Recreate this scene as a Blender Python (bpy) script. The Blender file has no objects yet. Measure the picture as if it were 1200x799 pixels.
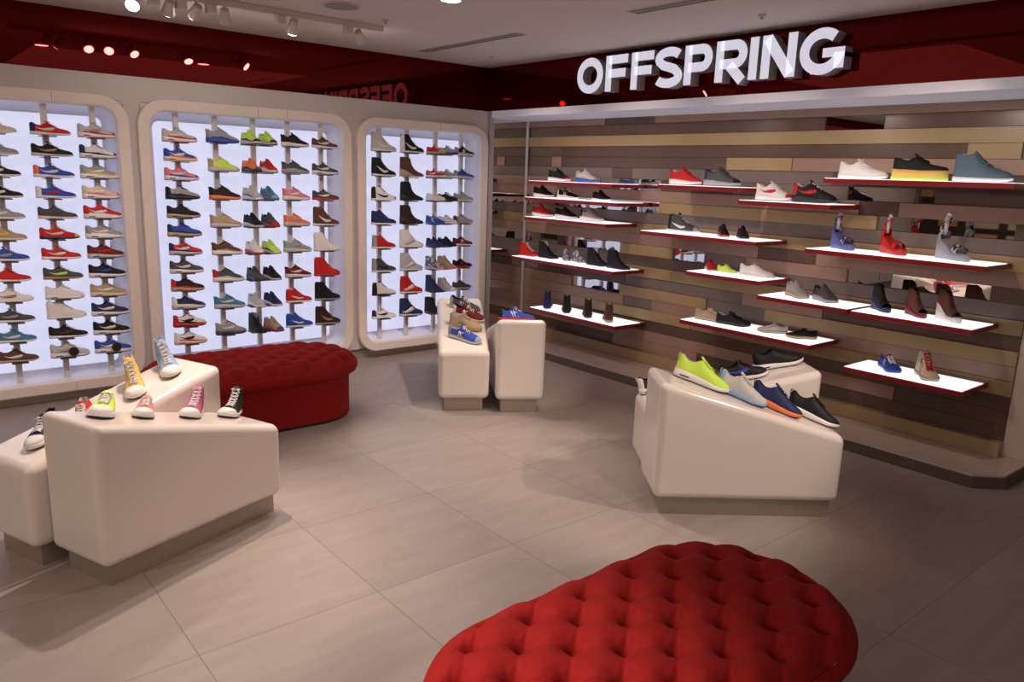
import bpy, bmesh, math, random
from mathutils import Vector, Matrix, Euler
random.seed(7)
PI = math.pi
SC = bpy.context.scene
COL = SC.collection

# ------------------------------------------------------------------ camera, exposure, world, big lights
cam_d = bpy.data.cameras.new('camera'); cam = bpy.data.objects.new('camera', cam_d); COL.objects.link(cam)
cam_d.sensor_width = 36.0; cam_d.lens = 901.96 / 1200 * 36.0; cam_d.clip_start = 0.02; cam_d.clip_end = 60
def _ray(px, py): return Vector((px - 600.0, -(py - 399.5), -901.96))
_dx = _ray(1710, 243).normalized(); _dy = _ray(-164, 179); _dy = (_dy - _dx * _dy.dot(_dx)).normalized(); _dz = _dx.cross(_dy)
cam.matrix_world = Matrix.Translation((0, 0, 1.75)) @ Matrix((_dx, _dy, _dz)).to_4x4()
SC.camera = cam
SC.view_settings.view_transform = 'Standard'; SC.view_settings.look = 'None'
SC.view_settings.gamma = 1.0; SC.view_settings.exposure = 0.0; SC.view_settings.use_curve_mapping = False
W = bpy.data.worlds.new('world'); SC.world = W; W.use_nodes = True
W.node_tree.nodes['Background'].inputs[0].default_value = (1.0, 0.86, 0.78, 1)
W.node_tree.nodes['Background'].inputs[1].default_value = 0.05

CEIL = 2.78
WARM = (1.0, 0.82, 0.70)
PINK = (1.0, 0.80, 0.72)
def area(loc, sx, sy, power, color=WARM, rot=(0, 0, 0)):
    d = bpy.data.lights.new('added_area_fill', 'AREA'); d.shape = 'RECTANGLE'; d.size = sx; d.size_y = sy
    d.energy = power; d.color = color
    o = bpy.data.objects.new('added_area_fill', d); o.location = loc; o.rotation_euler = rot; COL.objects.link(o); return o
def spot(loc, target, power, deg=50, color=WARM, blend=0.6, r=0.04):
    d = bpy.data.lights.new('spot_lamp', 'SPOT'); d.energy = power; d.color = color; d.spot_size = math.radians(deg)
    d.spot_blend = blend; d.shadow_soft_size = r
    o = bpy.data.objects.new('spot_lamp', d); o.location = loc
    o.rotation_euler = (Vector(target) - Vector(loc)).to_track_quat('-Z', 'Y').to_euler(); COL.objects.link(o); return o
# ambient fill added below the ceiling, no fittings
area((2.6, 3.4, 2.74), 2.6, 2.0, 6, PINK)
area((-0.6, 0.6, 2.74), 2.5, 2.5, 6.5, PINK)
area((3.6, -1.6, 2.74), 3.0, 2.0, 6, PINK)
area((-2.2, 4.5, 2.74), 1.5, 2.5, 8, PINK)
area((-1.6, -2.2, 2.74), 2.0, 2.0, 12, PINK)
# spots added to brighten the light box wall, no fittings
for x in (-0.4, 0.7, 1.8, 2.9, 4.0):
    spot((x, 3.7, 2.74), (x + 0.1, 6.3, 0.75), 62, 58, PINK, blend=1.0, r=0.03)
# track spots and downlights, then spots without fittings
spot((1.40, 4.17, 2.74), (1.0, 3.55, 0.5), 150, 58, r=0.03)
spot((1.40, 5.25, 2.56), (0.95, 3.75, 0.6), 35, 46)
spot((2.85, 5.25, 2.56), (3.0, 4.0, 0.0), 105, 40)
spot((2.87, 4.13, 2.72), (2.5, 3.3, 0.0), 130, 60, r=0.05)
spot((2.04, 4.20, 2.60), (1.15, 3.5, 0.6), 90, 40)
spot((2.5, 2.0, 2.72), (1.7, 2.6, 0.0), 62, 56, r=0.05)
spot((3.6, 3.5, 2.62), (3.75, 4.9, 0.5), 140, 46)
spot((3.9, 0.7, 2.6), (3.40, 2.5, 0.6), 160, 44, r=0.012)
spot((2.5, 0.6, 2.6), (3.40, 2.4, 0.4), 70, 44, r=0.01)
spot((-0.3, 1.9, 2.6), (1.12, 1.45, 0.4), 340, 30, blend=0.9)
spot((0.6, 0.6, 2.7), (1.0, 3.3, 0.4), 30, 44)
for y in (5.5, 4.4, 3.3, 2.2):  # added wash for the slatted wall, no lamp fitting hangs here
    spot((3.90, y, 2.42), (5.4, y - 0.1, 1.30), 32, 86, color=(1.0, 0.80, 0.68), blend=0.9)

# ------------------------------------------------------------------ materials
_M = {}
def mat(name, rgb, rough=0.5, metal=0.0, emit=0.0, ecol=None, coat=0.0, trans=0.0, spec=0.5, noise=0.0, nscale=60, alpha=1.0, bump=0.0):
    if name in _M: return _M[name]
    m = bpy.data.materials.new(name); m.use_nodes = True; n = m.node_tree; b = n.nodes['Principled BSDF']
    b.inputs['Base Color'].default_value = (*rgb, 1); b.inputs['Roughness'].default_value = rough
    b.inputs['Metallic'].default_value = metal; b.inputs['Coat Weight'].default_value = coat
    b.inputs['Coat Roughness'].default_value = 0.08
    b.inputs['Transmission Weight'].default_value = trans; b.inputs['Specular IOR Level'].default_value = spec
    if emit: b.inputs['Emission Color'].default_value = (*(ecol or rgb), 1); b.inputs['Emission Strength'].default_value = emit
    if noise or bump:
        tc = n.nodes.new('ShaderNodeTexCoord'); nz = n.nodes.new('ShaderNodeTexNoise'); nz.inputs['Scale'].default_value = nscale
        nz.inputs['Detail'].default_value = 4
        n.links.new(tc.outputs['Object'], nz.inputs['Vector'])
        if noise:
            mx = n.nodes.new('ShaderNodeMix'); mx.data_type = 'RGBA'
            mx.inputs[6].default_value = (*[c * (1 - noise) for c in rgb], 1); mx.inputs[7].default_value = (*[min(1, c * (1 + noise)) for c in rgb], 1)
            n.links.new(nz.outputs['Fac'], mx.inputs[0]); n.links.new(mx.outputs[2], b.inputs['Base Color'])
        if bump:
            bp = n.nodes.new('ShaderNodeBump'); bp.inputs['Strength'].default_value = bump; bp.inputs['Distance'].default_value = 0.002
            n.links.new(nz.outputs['Fac'], bp.inputs['Height']); n.links.new(bp.outputs['Normal'], b.inputs['Normal'])
    _M[name] = m; return m
def srgb(r, g, b):
    f = lambda c: ((c / 255 + 0.055) / 1.055) ** 2.4 if c > 10 else c / 255 / 12.92
    return (f(r), f(g), f(b))

def floor_material():
    m = bpy.data.materials.new('floor_tiles'); m.use_nodes = True; n = m.node_tree; N = n.nodes; L = n.links
    b = N['Principled BSDF']; tc = N.new('ShaderNodeTexCoord'); sp = N.new('ShaderNodeSeparateXYZ'); L.new(tc.outputs['Object'], sp.inputs[0])
    def math_(op, a, b_=None):
        q = N.new('ShaderNodeMath'); q.operation = op
        for i, v in enumerate((a, b_)):
            if v is None: continue
            if isinstance(v, (int, float)): q.inputs[i].default_value = v
            else: L.new(v, q.inputs[i])
        return q.outputs[0]
    P = 0.742
    def line(o, off):
        d = math_('DIVIDE', math_('SUBTRACT', o, off), P); f = math_('FRACT', d); e = math_('MINIMUM', f, math_('SUBTRACT', 1.0, f))
        return e, math_('FLOOR', d)
    ex, ix = line(sp.outputs['X'], 0.755 - 10 * P); ey, iy = line(sp.outputs['Y'], 2.622 - 10 * P)
    e = math_('MINIMUM', ex, ey); g = math_('LESS_THAN', e, 0.0028)
    cv = N.new('ShaderNodeCombineXYZ'); L.new(ix, cv.inputs[0]); L.new(iy, cv.inputs[1])
    wn = N.new('ShaderNodeTexWhiteNoise'); L.new(cv.outputs[0], wn.inputs['Vector'])
    mp = N.new('ShaderNodeMapping'); mp.inputs['Scale'].default_value = (1.2, 6.0, 1); L.new(tc.outputs['Object'], mp.inputs['Vector'])
    ad = N.new('ShaderNodeVectorMath'); ad.operation = 'ADD'; L.new(mp.outputs[0], ad.inputs[0]); L.new(wn.outputs['Color'], ad.inputs[1])
    nz = N.new('ShaderNodeTexNoise'); nz.inputs['Scale'].default_value = 2.4; nz.inputs['Detail'].default_value = 6; L.new(ad.outputs[0], nz.inputs['Vector'])
    r = N.new('ShaderNodeValToRGB'); r.color_ramp.elements[0].position = 0.25; r.color_ramp.elements[1].position = 0.75
    r.color_ramp.elements[0].color = (0.315, 0.265, 0.24, 1); r.color_ramp.elements[1].color = (0.37, 0.318, 0.29, 1)
    L.new(nz.outputs['Fac'], r.inputs[0])
    hv = N.new('ShaderNodeHueSaturation'); L.new(r.outputs[0], hv.inputs['Color'])
    L.new(math_('ADD', math_('MULTIPLY', wn.outputs['Value'], 0.1), 0.95), hv.inputs['Value'])
    mx = N.new('ShaderNodeMix'); mx.data_type = 'RGBA'; L.new(g, mx.inputs[0]); L.new(hv.outputs[0], mx.inputs[6]); mx.inputs[7].default_value = (0.20, 0.165, 0.145, 1)
    L.new(mx.outputs[2], b.inputs['Base Color']); b.inputs['Roughness'].default_value = 0.42; b.inputs['Specular IOR Level'].default_value = 0.4
    return m

CEILM = mat('ceiling_paint', (0.66, 0.60, 0.58), 0.9)
GREYW = mat('pale_grey_wall', (0.55, 0.51, 0.50), 0.45)
def red_glass():
    m = bpy.data.materials.new('red_gloss_glass'); m.use_nodes = True; n = m.node_tree; n.nodes.clear()
    d = n.nodes.new('ShaderNodeBsdfDiffuse'); d.inputs[0].default_value = (0.026, 0.0006, 0.0006, 1)
    g = n.nodes.new('ShaderNodeBsdfGlossy'); g.inputs[0].default_value = (0.11, 0.012, 0.011, 1); g.inputs['Roughness'].default_value = 0.012
    a = n.nodes.new('ShaderNodeAddShader'); o = n.nodes.new('ShaderNodeOutputMaterial')
    n.links.new(d.outputs[0], a.inputs[0]); n.links.new(g.outputs[0], a.inputs[1]); n.links.new(a.outputs[0], o.inputs[0]); return m
REDG = red_glass()
FRAMEM = mat('cream_gloss_frame', (0.80, 0.70, 0.63), 0.25, coat=0.3)
GLOW = mat('glowing_light_panel', (0.35, 0.36, 0.40), 0.5, emit=0.72, ecol=(0.76, 0.79, 1.06))
RECESS = mat('translucent_recess', (0.75, 0.77, 0.88), 0.35)
RAILM = mat('silver_rail', (0.70, 0.65, 0.62), 0.4)
BRACK = mat('smoked_bracket', (0.10, 0.09, 0.09), 0.3)
PODM = mat('white_gloss_podium', (0.80, 0.72, 0.66), 0.16, coat=0.4)
KICKM = mat('metal_kickplate', (0.42, 0.36, 0.31), 0.35, metal=0.5)
DARKKICK = mat('dark_metal_kick', (0.10, 0.08, 0.075), 0.3, metal=0.3)
PLINTHM = mat('pale_plinth_top', (0.60, 0.47, 0.42), 0.18, coat=0.3)
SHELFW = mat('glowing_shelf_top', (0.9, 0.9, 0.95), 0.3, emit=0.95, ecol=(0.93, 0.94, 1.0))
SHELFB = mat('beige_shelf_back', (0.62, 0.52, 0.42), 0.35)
REDEDGE = mat('red_shelf_edge', (0.26, 0.004, 0.006), 0.3)
MIRR = mat('mirror_glass', (0.72, 0.70, 0.68), 0.02, metal=1.0)
WOOD = {
 'D': mat('dark_brown_laminate', (0.125, 0.078, 0.062), 0.25, noise=0.18, nscale=9),
 'T': mat('taupe_laminate', (0.36, 0.23, 0.175), 0.32, noise=0.08, nscale=9),
 'G': mat('gold_laminate', (0.40, 0.285, 0.145), 0.30, noise=0.08, nscale=9),
 'S': mat('grey_brown_laminate', (0.20, 0.155, 0.14), 0.25, noise=0.1, nscale=9),
 'M': MIRR}
SIGNF = mat('lit_letter_face', (0.4, 0.4, 0.45), 0.4, emit=0.62, ecol=(0.86, 0.85, 1.0))
SIGNS = mat('grey_letter_side', (0.50, 0.48, 0.50), 0.4)
REDV = mat('red_velvet_upholstery', (0.27, 0.008, 0.007), 0.85, spec=0.25, noise=0.12, nscale=35, bump=0.25)
LAMPW = mat('white_lamp_body', (0.62, 0.58, 0.55), 0.5)
LAMPE = mat('lamp_glow', (1, 1, 1), 0.5, emit=80.0, ecol=(1.0, 0.86, 0.76))
VENTM = mat('grey_vent_slot', (0.16, 0.15, 0.15), 0.6)
VENTF = mat('white_vent_frame', (0.50, 0.46, 0.44), 0.6)

# ------------------------------------------------------------------ mesh helpers
def link(name, bm_or_me, m, parent=None, smooth=False, loc=None):
    if isinstance(bm_or_me, bmesh.types.BMesh):
        bmesh.ops.recalc_face_normals(bm_or_me, faces=bm_or_me.faces[:])
        me = bpy.data.meshes.new(name); bm_or_me.to_mesh(me); bm_or_me.free()
    else: me = bm_or_me
    if smooth:
        for p in me.polygons: p.use_smooth = True
    if not me.materials:
        for q in (m if isinstance(m, (list, tuple)) else [m]): me.materials.append(q)
    o = bpy.data.objects.new(name, me); COL.objects.link(o)
    if parent: o.parent = parent
    if loc: o.location = loc
    return o
def box(bm, x0, x1, y0, y1, z0, z1, mi=0):
    v = [bm.verts.new(p) for p in ((x0,y0,z0),(x1,y0,z0),(x1,y1,z0),(x0,y1,z0),(x0,y0,z1),(x1,y0,z1),(x1,y1,z1),(x0,y1,z1))]
    fs = []
    for f in ((3,2,1,0),(4,5,6,7),(0,1,5,4),(1,2,6,5),(2,3,7,6),(3,0,4,7)):
        q = bm.faces.new([v[i] for i in f]); q.material_index = mi; fs.append(q)
    return v, fs
def bevel(bm, w, seg=2, edges=None):
    bmesh.ops.bevel(bm, geom=edges or bm.edges[:], offset=w, segments=seg, profile=0.5, affect='EDGES', clamp_overlap=True)
def boxobj(name, x0, x1, y0, y1, z0, z1, m, parent=None, bev=0.0, seg=2):
    bm = bmesh.new(); box(bm, x0, x1, y0, y1, z0, z1)
    if bev: bevel(bm, bev, seg)
    return link(name, bm, m, parent, smooth=False)
def cyl(bm, c, r0, r1, h, seg=20, mtx=None):
    a = []; b = []
    for i in range(seg):
        t = 2 * PI * i / seg
        a.append(bm.verts.new((c[0] + r0 * math.cos(t), c[1] + r0 * math.sin(t), c[2])))
        b.append(bm.verts.new((c[0] + r1 * math.cos(t), c[1] + r1 * math.sin(t), c[2] + h)))
    fs = [bm.faces.new(a[::-1]), bm.faces.new(b)]
    for i in range(seg): fs.append(bm.faces.new((a[i], a[(i + 1) % seg], b[(i + 1) % seg], b[i])))
    if mtx: bmesh.ops.transform(bm, matrix=mtx, verts=a + b)
    return fs
def empty(name, loc=(0, 0, 0), rot=(0, 0, 0), parent=None):
    o = bpy.data.objects.new(name, None); o.location = loc; o.rotation_euler = rot; o.empty_display_size = 0.1
    COL.objects.link(o)
    if parent: o.parent = parent
    return o
def tag(o, label=None, cat=None, group=None, kind=None):
    if label: o['label'] = label
    if cat: o['category'] = cat
    if group: o['group'] = group
    if kind: o['kind'] = kind
    return o
def S(o, label=None): return tag(o, label, kind='structure')
def tube(bm, pts, r, seg=6):
    pts = [Vector(p) for p in pts]; rings = []
    for i, p in enumerate(pts):
        d = (pts[min(i + 1, len(pts) - 1)] - pts[max(i - 1, 0)]).normalized()
        up = Vector((0, 0, 1)) if abs(d.z) < 0.9 else Vector((0, 1, 0))
        s = d.cross(up).normalized(); t = s.cross(d)
        rings.append([bm.verts.new(p + r * (math.cos(2 * PI * k / seg) * s + math.sin(2 * PI * k / seg) * t)) for k in range(seg)])
    for a, b in zip(rings, rings[1:]):
        for k in range(seg): bm.faces.new((a[k], a[(k + 1) % seg], b[(k + 1) % seg], b[k]))
    bm.faces.new(rings[0][::-1]); bm.faces.new(rings[-1])

# ------------------------------------------------------------------ room shell
S(boxobj('floor', -4.2, 9.0, -4.2, 6.9, -0.1, 0.0, floor_material()), 'grey beige large format tiled shop floor')
S(boxobj('ceiling', -4.2, 9.0, -4.2, 6.9, CEIL, CEIL + 0.1, CEILM), 'plain white shop ceiling')
S(boxobj('wall_left', -4.2, 5.6, 6.72, 6.9, 0, CEIL, GREYW), 'pale grey left wall behind the light boxes')
S(boxobj('wall_rear', -4.2, 9.0, -4.2, -4.0, 0, CEIL, GREYW), 'plain wall behind the viewer')
S(boxobj('wall_far_right', 8.8, 9.0, -4.0, 2.0, 0, CEIL, GREYW))
w = S(boxobj('wall_side', -4.2, -4.0, -4.0, 6.72, 0, CEIL, mat('dark_niche', (0.05, 0.04, 0.035), 0.5)), 'side wall of warm lit niches opposite the slatted wall')
BEI = mat('beige_niche_panel', (0.62, 0.52, 0.36), 0.5); GLD = mat('golden_niche_panel', (0.62, 0.36, 0.14), 0.4)
yy = -3.9; i = 0
while yy < 6.4:
    wd = [0.5, 0.3, 0.7, 0.4, 0.25][i % 5]
    for zz in (0.12, 0.62, 1.12, 1.62, 2.12):
        k = (i * 3 + int(zz * 4)) % 5
        if k in (0, 3): continue
        boxobj('niche_panel', -3.99, -3.9, yy, yy + wd, zz, zz + 0.4, GLD if k == 2 else BEI, w)
    yy += wd + 0.16; i += 1
for yy in (-2.5, 0.5, 3.5): area((-3.0, yy, 2.5), 0.5, 2.4, 22, rot=(0, -0.7, 0))  # unseen area fill added to brighten the niche panels

# red glossy fascias under the ceiling (planes y = 6.38 and x = 4.92)
S(boxobj('trim_1', -4.0, 4.92, 6.38, 6.70, 2.362, CEIL, REDG), 'glossy dark red fascia above the light boxes')
S(boxobj('trim_2', 4.92, 5.6, -0.6, 6.70, 2.366, CEIL, REDG), 'glossy dark red fascia carrying the shop sign')
# pale cornice below the right fascia, its material given a faint glow
S(boxobj('trim_3', 4.895, 5.6, 0.9, 6.378, 2.302, 2.364, mat('pale_lilac_cornice', (0.62, 0.60, 0.66), 0.35, emit=0.12, ecol=(0.8, 0.82, 1.0))), 'pale, faintly glowing cornice strip above the slatted wall')
def rrect(x0, x1, z0, z1, r, n=8):
    pts = []
    for cx, cz, a0 in ((x1 - r, z1 - r, 0), (x0 + r, z1 - r, PI / 2), (x0 + r, z0 + r, PI), (x1 - r, z0 + r, 1.5 * PI)):
        for k in range(n + 1):
            t = a0 + PI / 2 * k / n; pts.append((cx + r * math.cos(t), cz + r * math.sin(t)))
    return pts
# left wall surface: bands round the light box openings
BX = [(-0.20, 1.54), (1.592, 3.336), (3.388, 4.848)]        # outer x of each frame
ZB, ZT = 0.078, 2.215
YF = 6.26                                                    # frame front
bm = bmesh.new()
YW = 6.31
box(bm, -4.0, 4.88, YW, 6.70, ZT - 0.03, 2.360)
box(bm, -4.0, 4.88, YW + 0.06, 6.70, 0.0, ZB + 0.03)
box(bm, -4.0, BX[0][0] + 0.03, YW, 6.70, ZB + 0.03, ZT - 0.03)
for a, b in ((BX[0][1], BX[1][0]), (BX[1][1], BX[2][0])): box(bm, a - 0.03, b + 0.03, YW, 6.70, ZB + 0.03, ZT - 0.03)
box(bm, BX[2][1] - 0.03, 4.88, YW, 6.70, ZB + 0.03, ZT - 0.03)
for a, b in BX:
    pr = rrect(a + 0.05, b - 0.05, ZB + 0.05, ZT - 0.05, 0.15, 8)
    for c, (qx, qz) in enumerate(((b - 0.03, ZT - 0.03), (a + 0.03, ZT - 0.03), (a + 0.03, ZB + 0.03), (b - 0.03, ZB + 0.03))):
        yf = YW + 0.001
        seg = pr[c * 9:(c + 1) * 9]
        for p, q in zip(seg, seg[1:]):
            v = [bm.verts.new((x, y, z)) for y in (yf, yf + 0.04) for x, z in ((qx, qz), p, q)]
            for f in ((0, 1, 2), (5, 4, 3), (0, 3, 4, 1), (1, 4, 5, 2), (2, 5, 3, 0)): bm.faces.new([v[i] for i in f])
S(link('wall_left_front', bm, GREYW), 'pale grey wall face round the three light boxes')
S(boxobj('baseboard_left', -4.0, 4.87, 6.355, 6.372, 0.0, 0.085, KICKM), 'dark recessed metal skirting under the light boxes')

RAILS = [[0.118, 0.415, 0.712, 1.01, 1.313], [1.885, 2.18, 2.485, 2.78, 3.08], [3.655, 3.95, 4.27, 4.575]]
BOXNAMES = ['left', 'middle', 'right']
BOXES = []
BRME = None
for bi, (x0, x1) in enumerate(BX):
    root = empty('light_box', (x0, YF, ZB))
    tag(root, ['%s glowing light box with cream rounded frame, cut by the picture edge', '%s glowing light box with cream rounded frame behind the low red ottoman', '%s and narrowest glowing light box beside the slatted wall corner'][bi] % BOXNAMES[bi], 'display wall', 'glowing light boxes on the left wall')
    BOXES.append(root)
    O = Vector((x0, YF, ZB))
    # frame: rounded profile swept round the opening
    prof = [(0.0, 0.06), (0.0, 0.012), (0.002, 0.005), (0.008, 0.001), (0.014, 0.0), (0.070, 0.0), (0.078, 0.001), (0.084, 0.006), (0.086, 0.014), (0.086, 0.05)]
    bm = bmesh.new(); rings = []
    for ins, dp in prof:
        r = 0.20 - ins
        rings.append([bm.verts.new((x - O.x, dp, z - O.z)) for x, z in rrect(x0 + ins, x1 - ins, ZB + ins, ZT - ins, r)])
    for a, b in zip(rings, rings[1:]):
        for k in range(len(a)): bm.faces.new((a[k], a[(k + 1) % len(a)], b[(k + 1) % len(a)], b[k]))
    fo = link('frame', bm, FRAMEM, root, smooth=True); fo.modifiers.new('wn', 'WEIGHTED_NORMAL')
    # joint lines on the frame
    bm = bmesh.new()
    for fx in (0.52, 0.66) if bi == 1 else (0.72,) if bi == 0 else (0.6,):
        xx = (x1 - x0) * fx
        box(bm, xx - 0.0015, xx + 0.0015, -0.0008, 0.004, ZT - ZB - 0.078, ZT - ZB - 0.01)
        box(bm, xx - 0.0015, xx + 0.0015, -0.0008, 0.004, 0.01, 0.078)
    link('frame_joint', bm, mat('joint_line', (0.3, 0.25, 0.22), 0.6), root)
    bm = bmesh.new(); rings = []
    for ins, dp in ((0.086, 0.05), (0.10, 0.11), (0.135, 0.19), (0.15, 0.20)):
        rings.append([bm.verts.new((x - O.x, dp, z - O.z)) for x, z in rrect(x0 + ins, x1 - ins, ZB + ins, ZT - ins, max(0.05, 0.20 - ins))])
    for a, b in zip(rings, rings[1:]):
        for k in range(len(a)): bm.faces.new((a[k], a[(k + 1) % len(a)], b[(k + 1) % len(a)], b[k]))
    link('recess', bm, RECESS, root, smooth=True)
    bm = bmesh.new()
    pr = rrect(x0 + 0.12, x1 - 0.12, ZB + 0.12, ZT - 0.12, 0.09)
    f0 = [bm.verts.new((x - O.x, 0.20, z - O.z)) for x, z in pr]; f1 = [bm.verts.new((x - O.x, 0.22, z - O.z)) for x, z in pr]
    bm.faces.new(f0); bm.faces.new(f1[::-1])
    for k in range(len(f0)): bm.faces.new((f0[k], f0[(k + 1) % len(f0)], f1[(k + 1) % len(f0)], f1[k]))
    link('light_panel', bm, GLOW, root)
    nrow = {0: 12}
    for ri, rx in enumerate(RAILS[bi]):
        bm = bmesh.new(); box(bm, rx - 0.02 - O.x, rx + 0.02 - O.x, 0.085, 0.115, 0.05, ZT - ZB - 0.05); bevel(bm, 0.003, 1)
        rail = link('rail', bm, RAILM, root)
        if bi == 0 and ri < 2: continue
        rows = 12 if bi == 0 or (bi == 1 and ri == 0) else 8
        for k in range(rows):
            if bi == 2 and ri == 3 and k == 7: continue
            z = (1.909 - 0.1423 * k if rows == 12 else 1.918 - 0.2185 * k) - ZB
            for s in ((-1, 1) if (bi, ri) in ((1, 2), (2, 2)) else (0,)):
                if BRME is None: BRME = boxobj('shoe_bracket', -0.05, 0.05, -0.035, 0.085, -0.008, -0.001, BRACK, rail).data; o = rail.children[-1]
                else:
                    o = bpy.data.objects.new('shoe_bracket', BRME); COL.objects.link(o); o.parent = rail
                o.location = (rx - O.x + s * 0.065, 0, z)

# ------------------------------------------------------------------ slatted right wall
XW = 5.45
def zrow(k): return 2.34 - 0.098 * k
YL, YR = 6.378, 1.585
def ypx(px):            # where a vertical line of the photograph meets the wall plane, at mid height of the wall
    return None
wall = S(boxobj('wall_right', XW + 0.032, XW + 0.15, YR + 0.01, 6.70, 0.0865, 2.34, mat('slat_backing', (0.03, 0.02, 0.018), 0.6)), 'wall of brown, taupe and gold horizontal boards')
# row: list of (y_end, colour) from the left corner (y = 6.378) to the near end (y = 1.585)
ROWS = [
 [(5.27,'T'),(4.66,'D'),(YR,'T')],  # the D board stands for a mirror strip, its dark reflection put into colour
 [(3.06,'D'),(2.62,'M'),(2.42,'D'),(YR,'D')],
 [(5.9,'G'),(3.45,'G'),(YR,'G')],
 [(3.56,'D'),(2.06,'D'),(1.75,'G'),(YR,'D')],
 [(5.99,'D'),(5.85,'T'),(3.87,'D'),(3.28,'G'),(YR,'T')],
 [(5.15,'S'),(4.9,'D'),(3.95,'S'),(2.95,'S'),(YR,'D')],
 [(5.29,'T'),(5.05,'S'),(4.55,'M'),(3.8,'D'),(2.82,'S'),(2.35,'M'),(2.32,'D'),(2.22,'M'),(YR,'D')],
 [(5.05,'T'),(2.72,'T'),(2.44,'D'),(YR,'T')],
 [(6.0,'M'),(4.54,'M'),(2.58,'G'),(2.35,'M'),(1.72,'M'),(YR,'D')],
 [(6.378,'S'),(2.3,'S'),(YR,'S')],
 [(4.9,'G'),(3.1,'G'),(1.9,'G'),(YR,'G')],
 [(3.5,'T'),(3.0,'D'),(YR,'T')],
 [(6.1,'M'),(4.98,'M'),(4.35,'G'),(4.02,'M'),(3.6,'S'),(2.75,'T'),(2.52,'M'),(1.80,'M'),(YR,'D')],
 [(5.1,'S'),(3.9,'D'),(2.8,'S'),(YR,'S')],
 [(5.2,'T'),(3.2,'G'),(2.7,'T'),(YR,'G')],
 [(6.15,'S'),(4.9,'D'),(3.6,'S'),(2.9,'T'),(YR,'D')],
 [(5.62,'T'),(4.95,'M'),(3.95,'G'),(3.38,'S'),(2.8,'G'),(YR,'G')],
 [(4.9,'T'),(4.55,'S'),(4.0,'T'),(2.9,'S'),(2.3,'T'),(YR,'T')],
 [(5.2,'T'),(4.1,'G'),(2.95,'T'),(YR,'G')],
 [(5.3,'T'),(4.6,'D'),(YR,'D')],
 [(5.6,'T'),(4.9,'T'),(2.3,'T'),(YR,'D')],
 [(5.0,'D'),(4.0,'T'),(2.75,'D'),(YR,'D')],
 [(3.6,'G'),(YR,'G')],
]
for k, row in enumerate(ROWS):
    y = YL; z1 = zrow(k); z0 = zrow(k + 1)
    merged = []
    for ye, c in row:
        if merged and merged[-1][1] == c and c != 'M': merged[-1] = (ye, c)
        else: merged.append((ye, c))
    for ye, c in merged:
        if ye >= y - 1e-4: continue
        pro = {'M': 0.024, 'D': 0.012, 'S': 0.014, 'T': 0.004, 'G': 0.0}[c]
        if k == 22: pro = -0.055
        o = boxobj('mirror_strip' if c == 'M' else 'wall_board', XW + pro, XW + 0.034, ye + 0.0008, y - 0.0008, z0 + 0.0008, z1 - 0.0008, WOOD[c], wall, bev=0.0015, seg=1)
        y = ye
# wall-end column, corner mirror and its metal edge
S(boxobj('wall_end', XW + 0.018, 6.6, 1.40, 1.5845, 0.086, 2.30, mat('pale_column', (0.60, 0.50, 0.45), 0.4)), 'pale end panel closing the slatted wall')
cm = boxobj('wall_mirror', 4.93, XW + 0.03, 6.372, 6.377, 0.09, 2.30, MIRR)
tag(cm, 'tall corner mirror between the right light box and the slatted wall', 'mirror')
boxobj('mirror_edge', XW - 0.012, XW - 0.001, 6.355, 6.371, 0.09, 2.30, mat('bright_metal_strip', (0.72, 0.70, 0.74), 0.3, metal=0.3), cm)
S(boxobj('trim_4', 4.872, 4.928, 6.285, 6.72, 0.0, 2.360, mat('return_panel', (0.42, 0.38, 0.40), 0.4)), 'narrow grey return panel at the corner')
# plinth under the slatted wall
bm = bmesh.new()
def prism(bm, pts, z0, z1, mi=0):
    a = [bm.verts.new((x, y, z0)) for x, y in pts]; b = [bm.verts.new((x, y, z1)) for x, y in pts]
    fs = [bm.faces.new(a[::-1]), bm.faces.new(b)]
    for i in range(len(a)): fs.append(bm.faces.new((a[i], a[(i + 1) % len(a)], b[(i + 1) % len(b)], b[i])))
    for f in fs: f.material_index = mi
    return fs
PL = [(4.94, 6.370), (4.94, 1.56), (5.09, 1.425), (6.6, 1.395), (6.6, 1.6), (5.5, 6.370)]
prism(bm, PL, 0.0, 0.072)
pl = link('plinth', bm, mat('brown_metal_edge', (0.15, 0.115, 0.10), 0.35, metal=0.3)); tag(pl, 'low pale plinth with dark metal edge under the slatted wall', 'plinth')
bm = bmesh.new(); prism(bm, [(4.948, 6.368), (4.948, 1.565), (5.094, 1.433), (6.6, 1.403), (6.6, 1.6), (5.5, 6.368)], 0.0725, 0.085)
link('plinth_top', bm, PLINTHM, pl)

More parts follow.
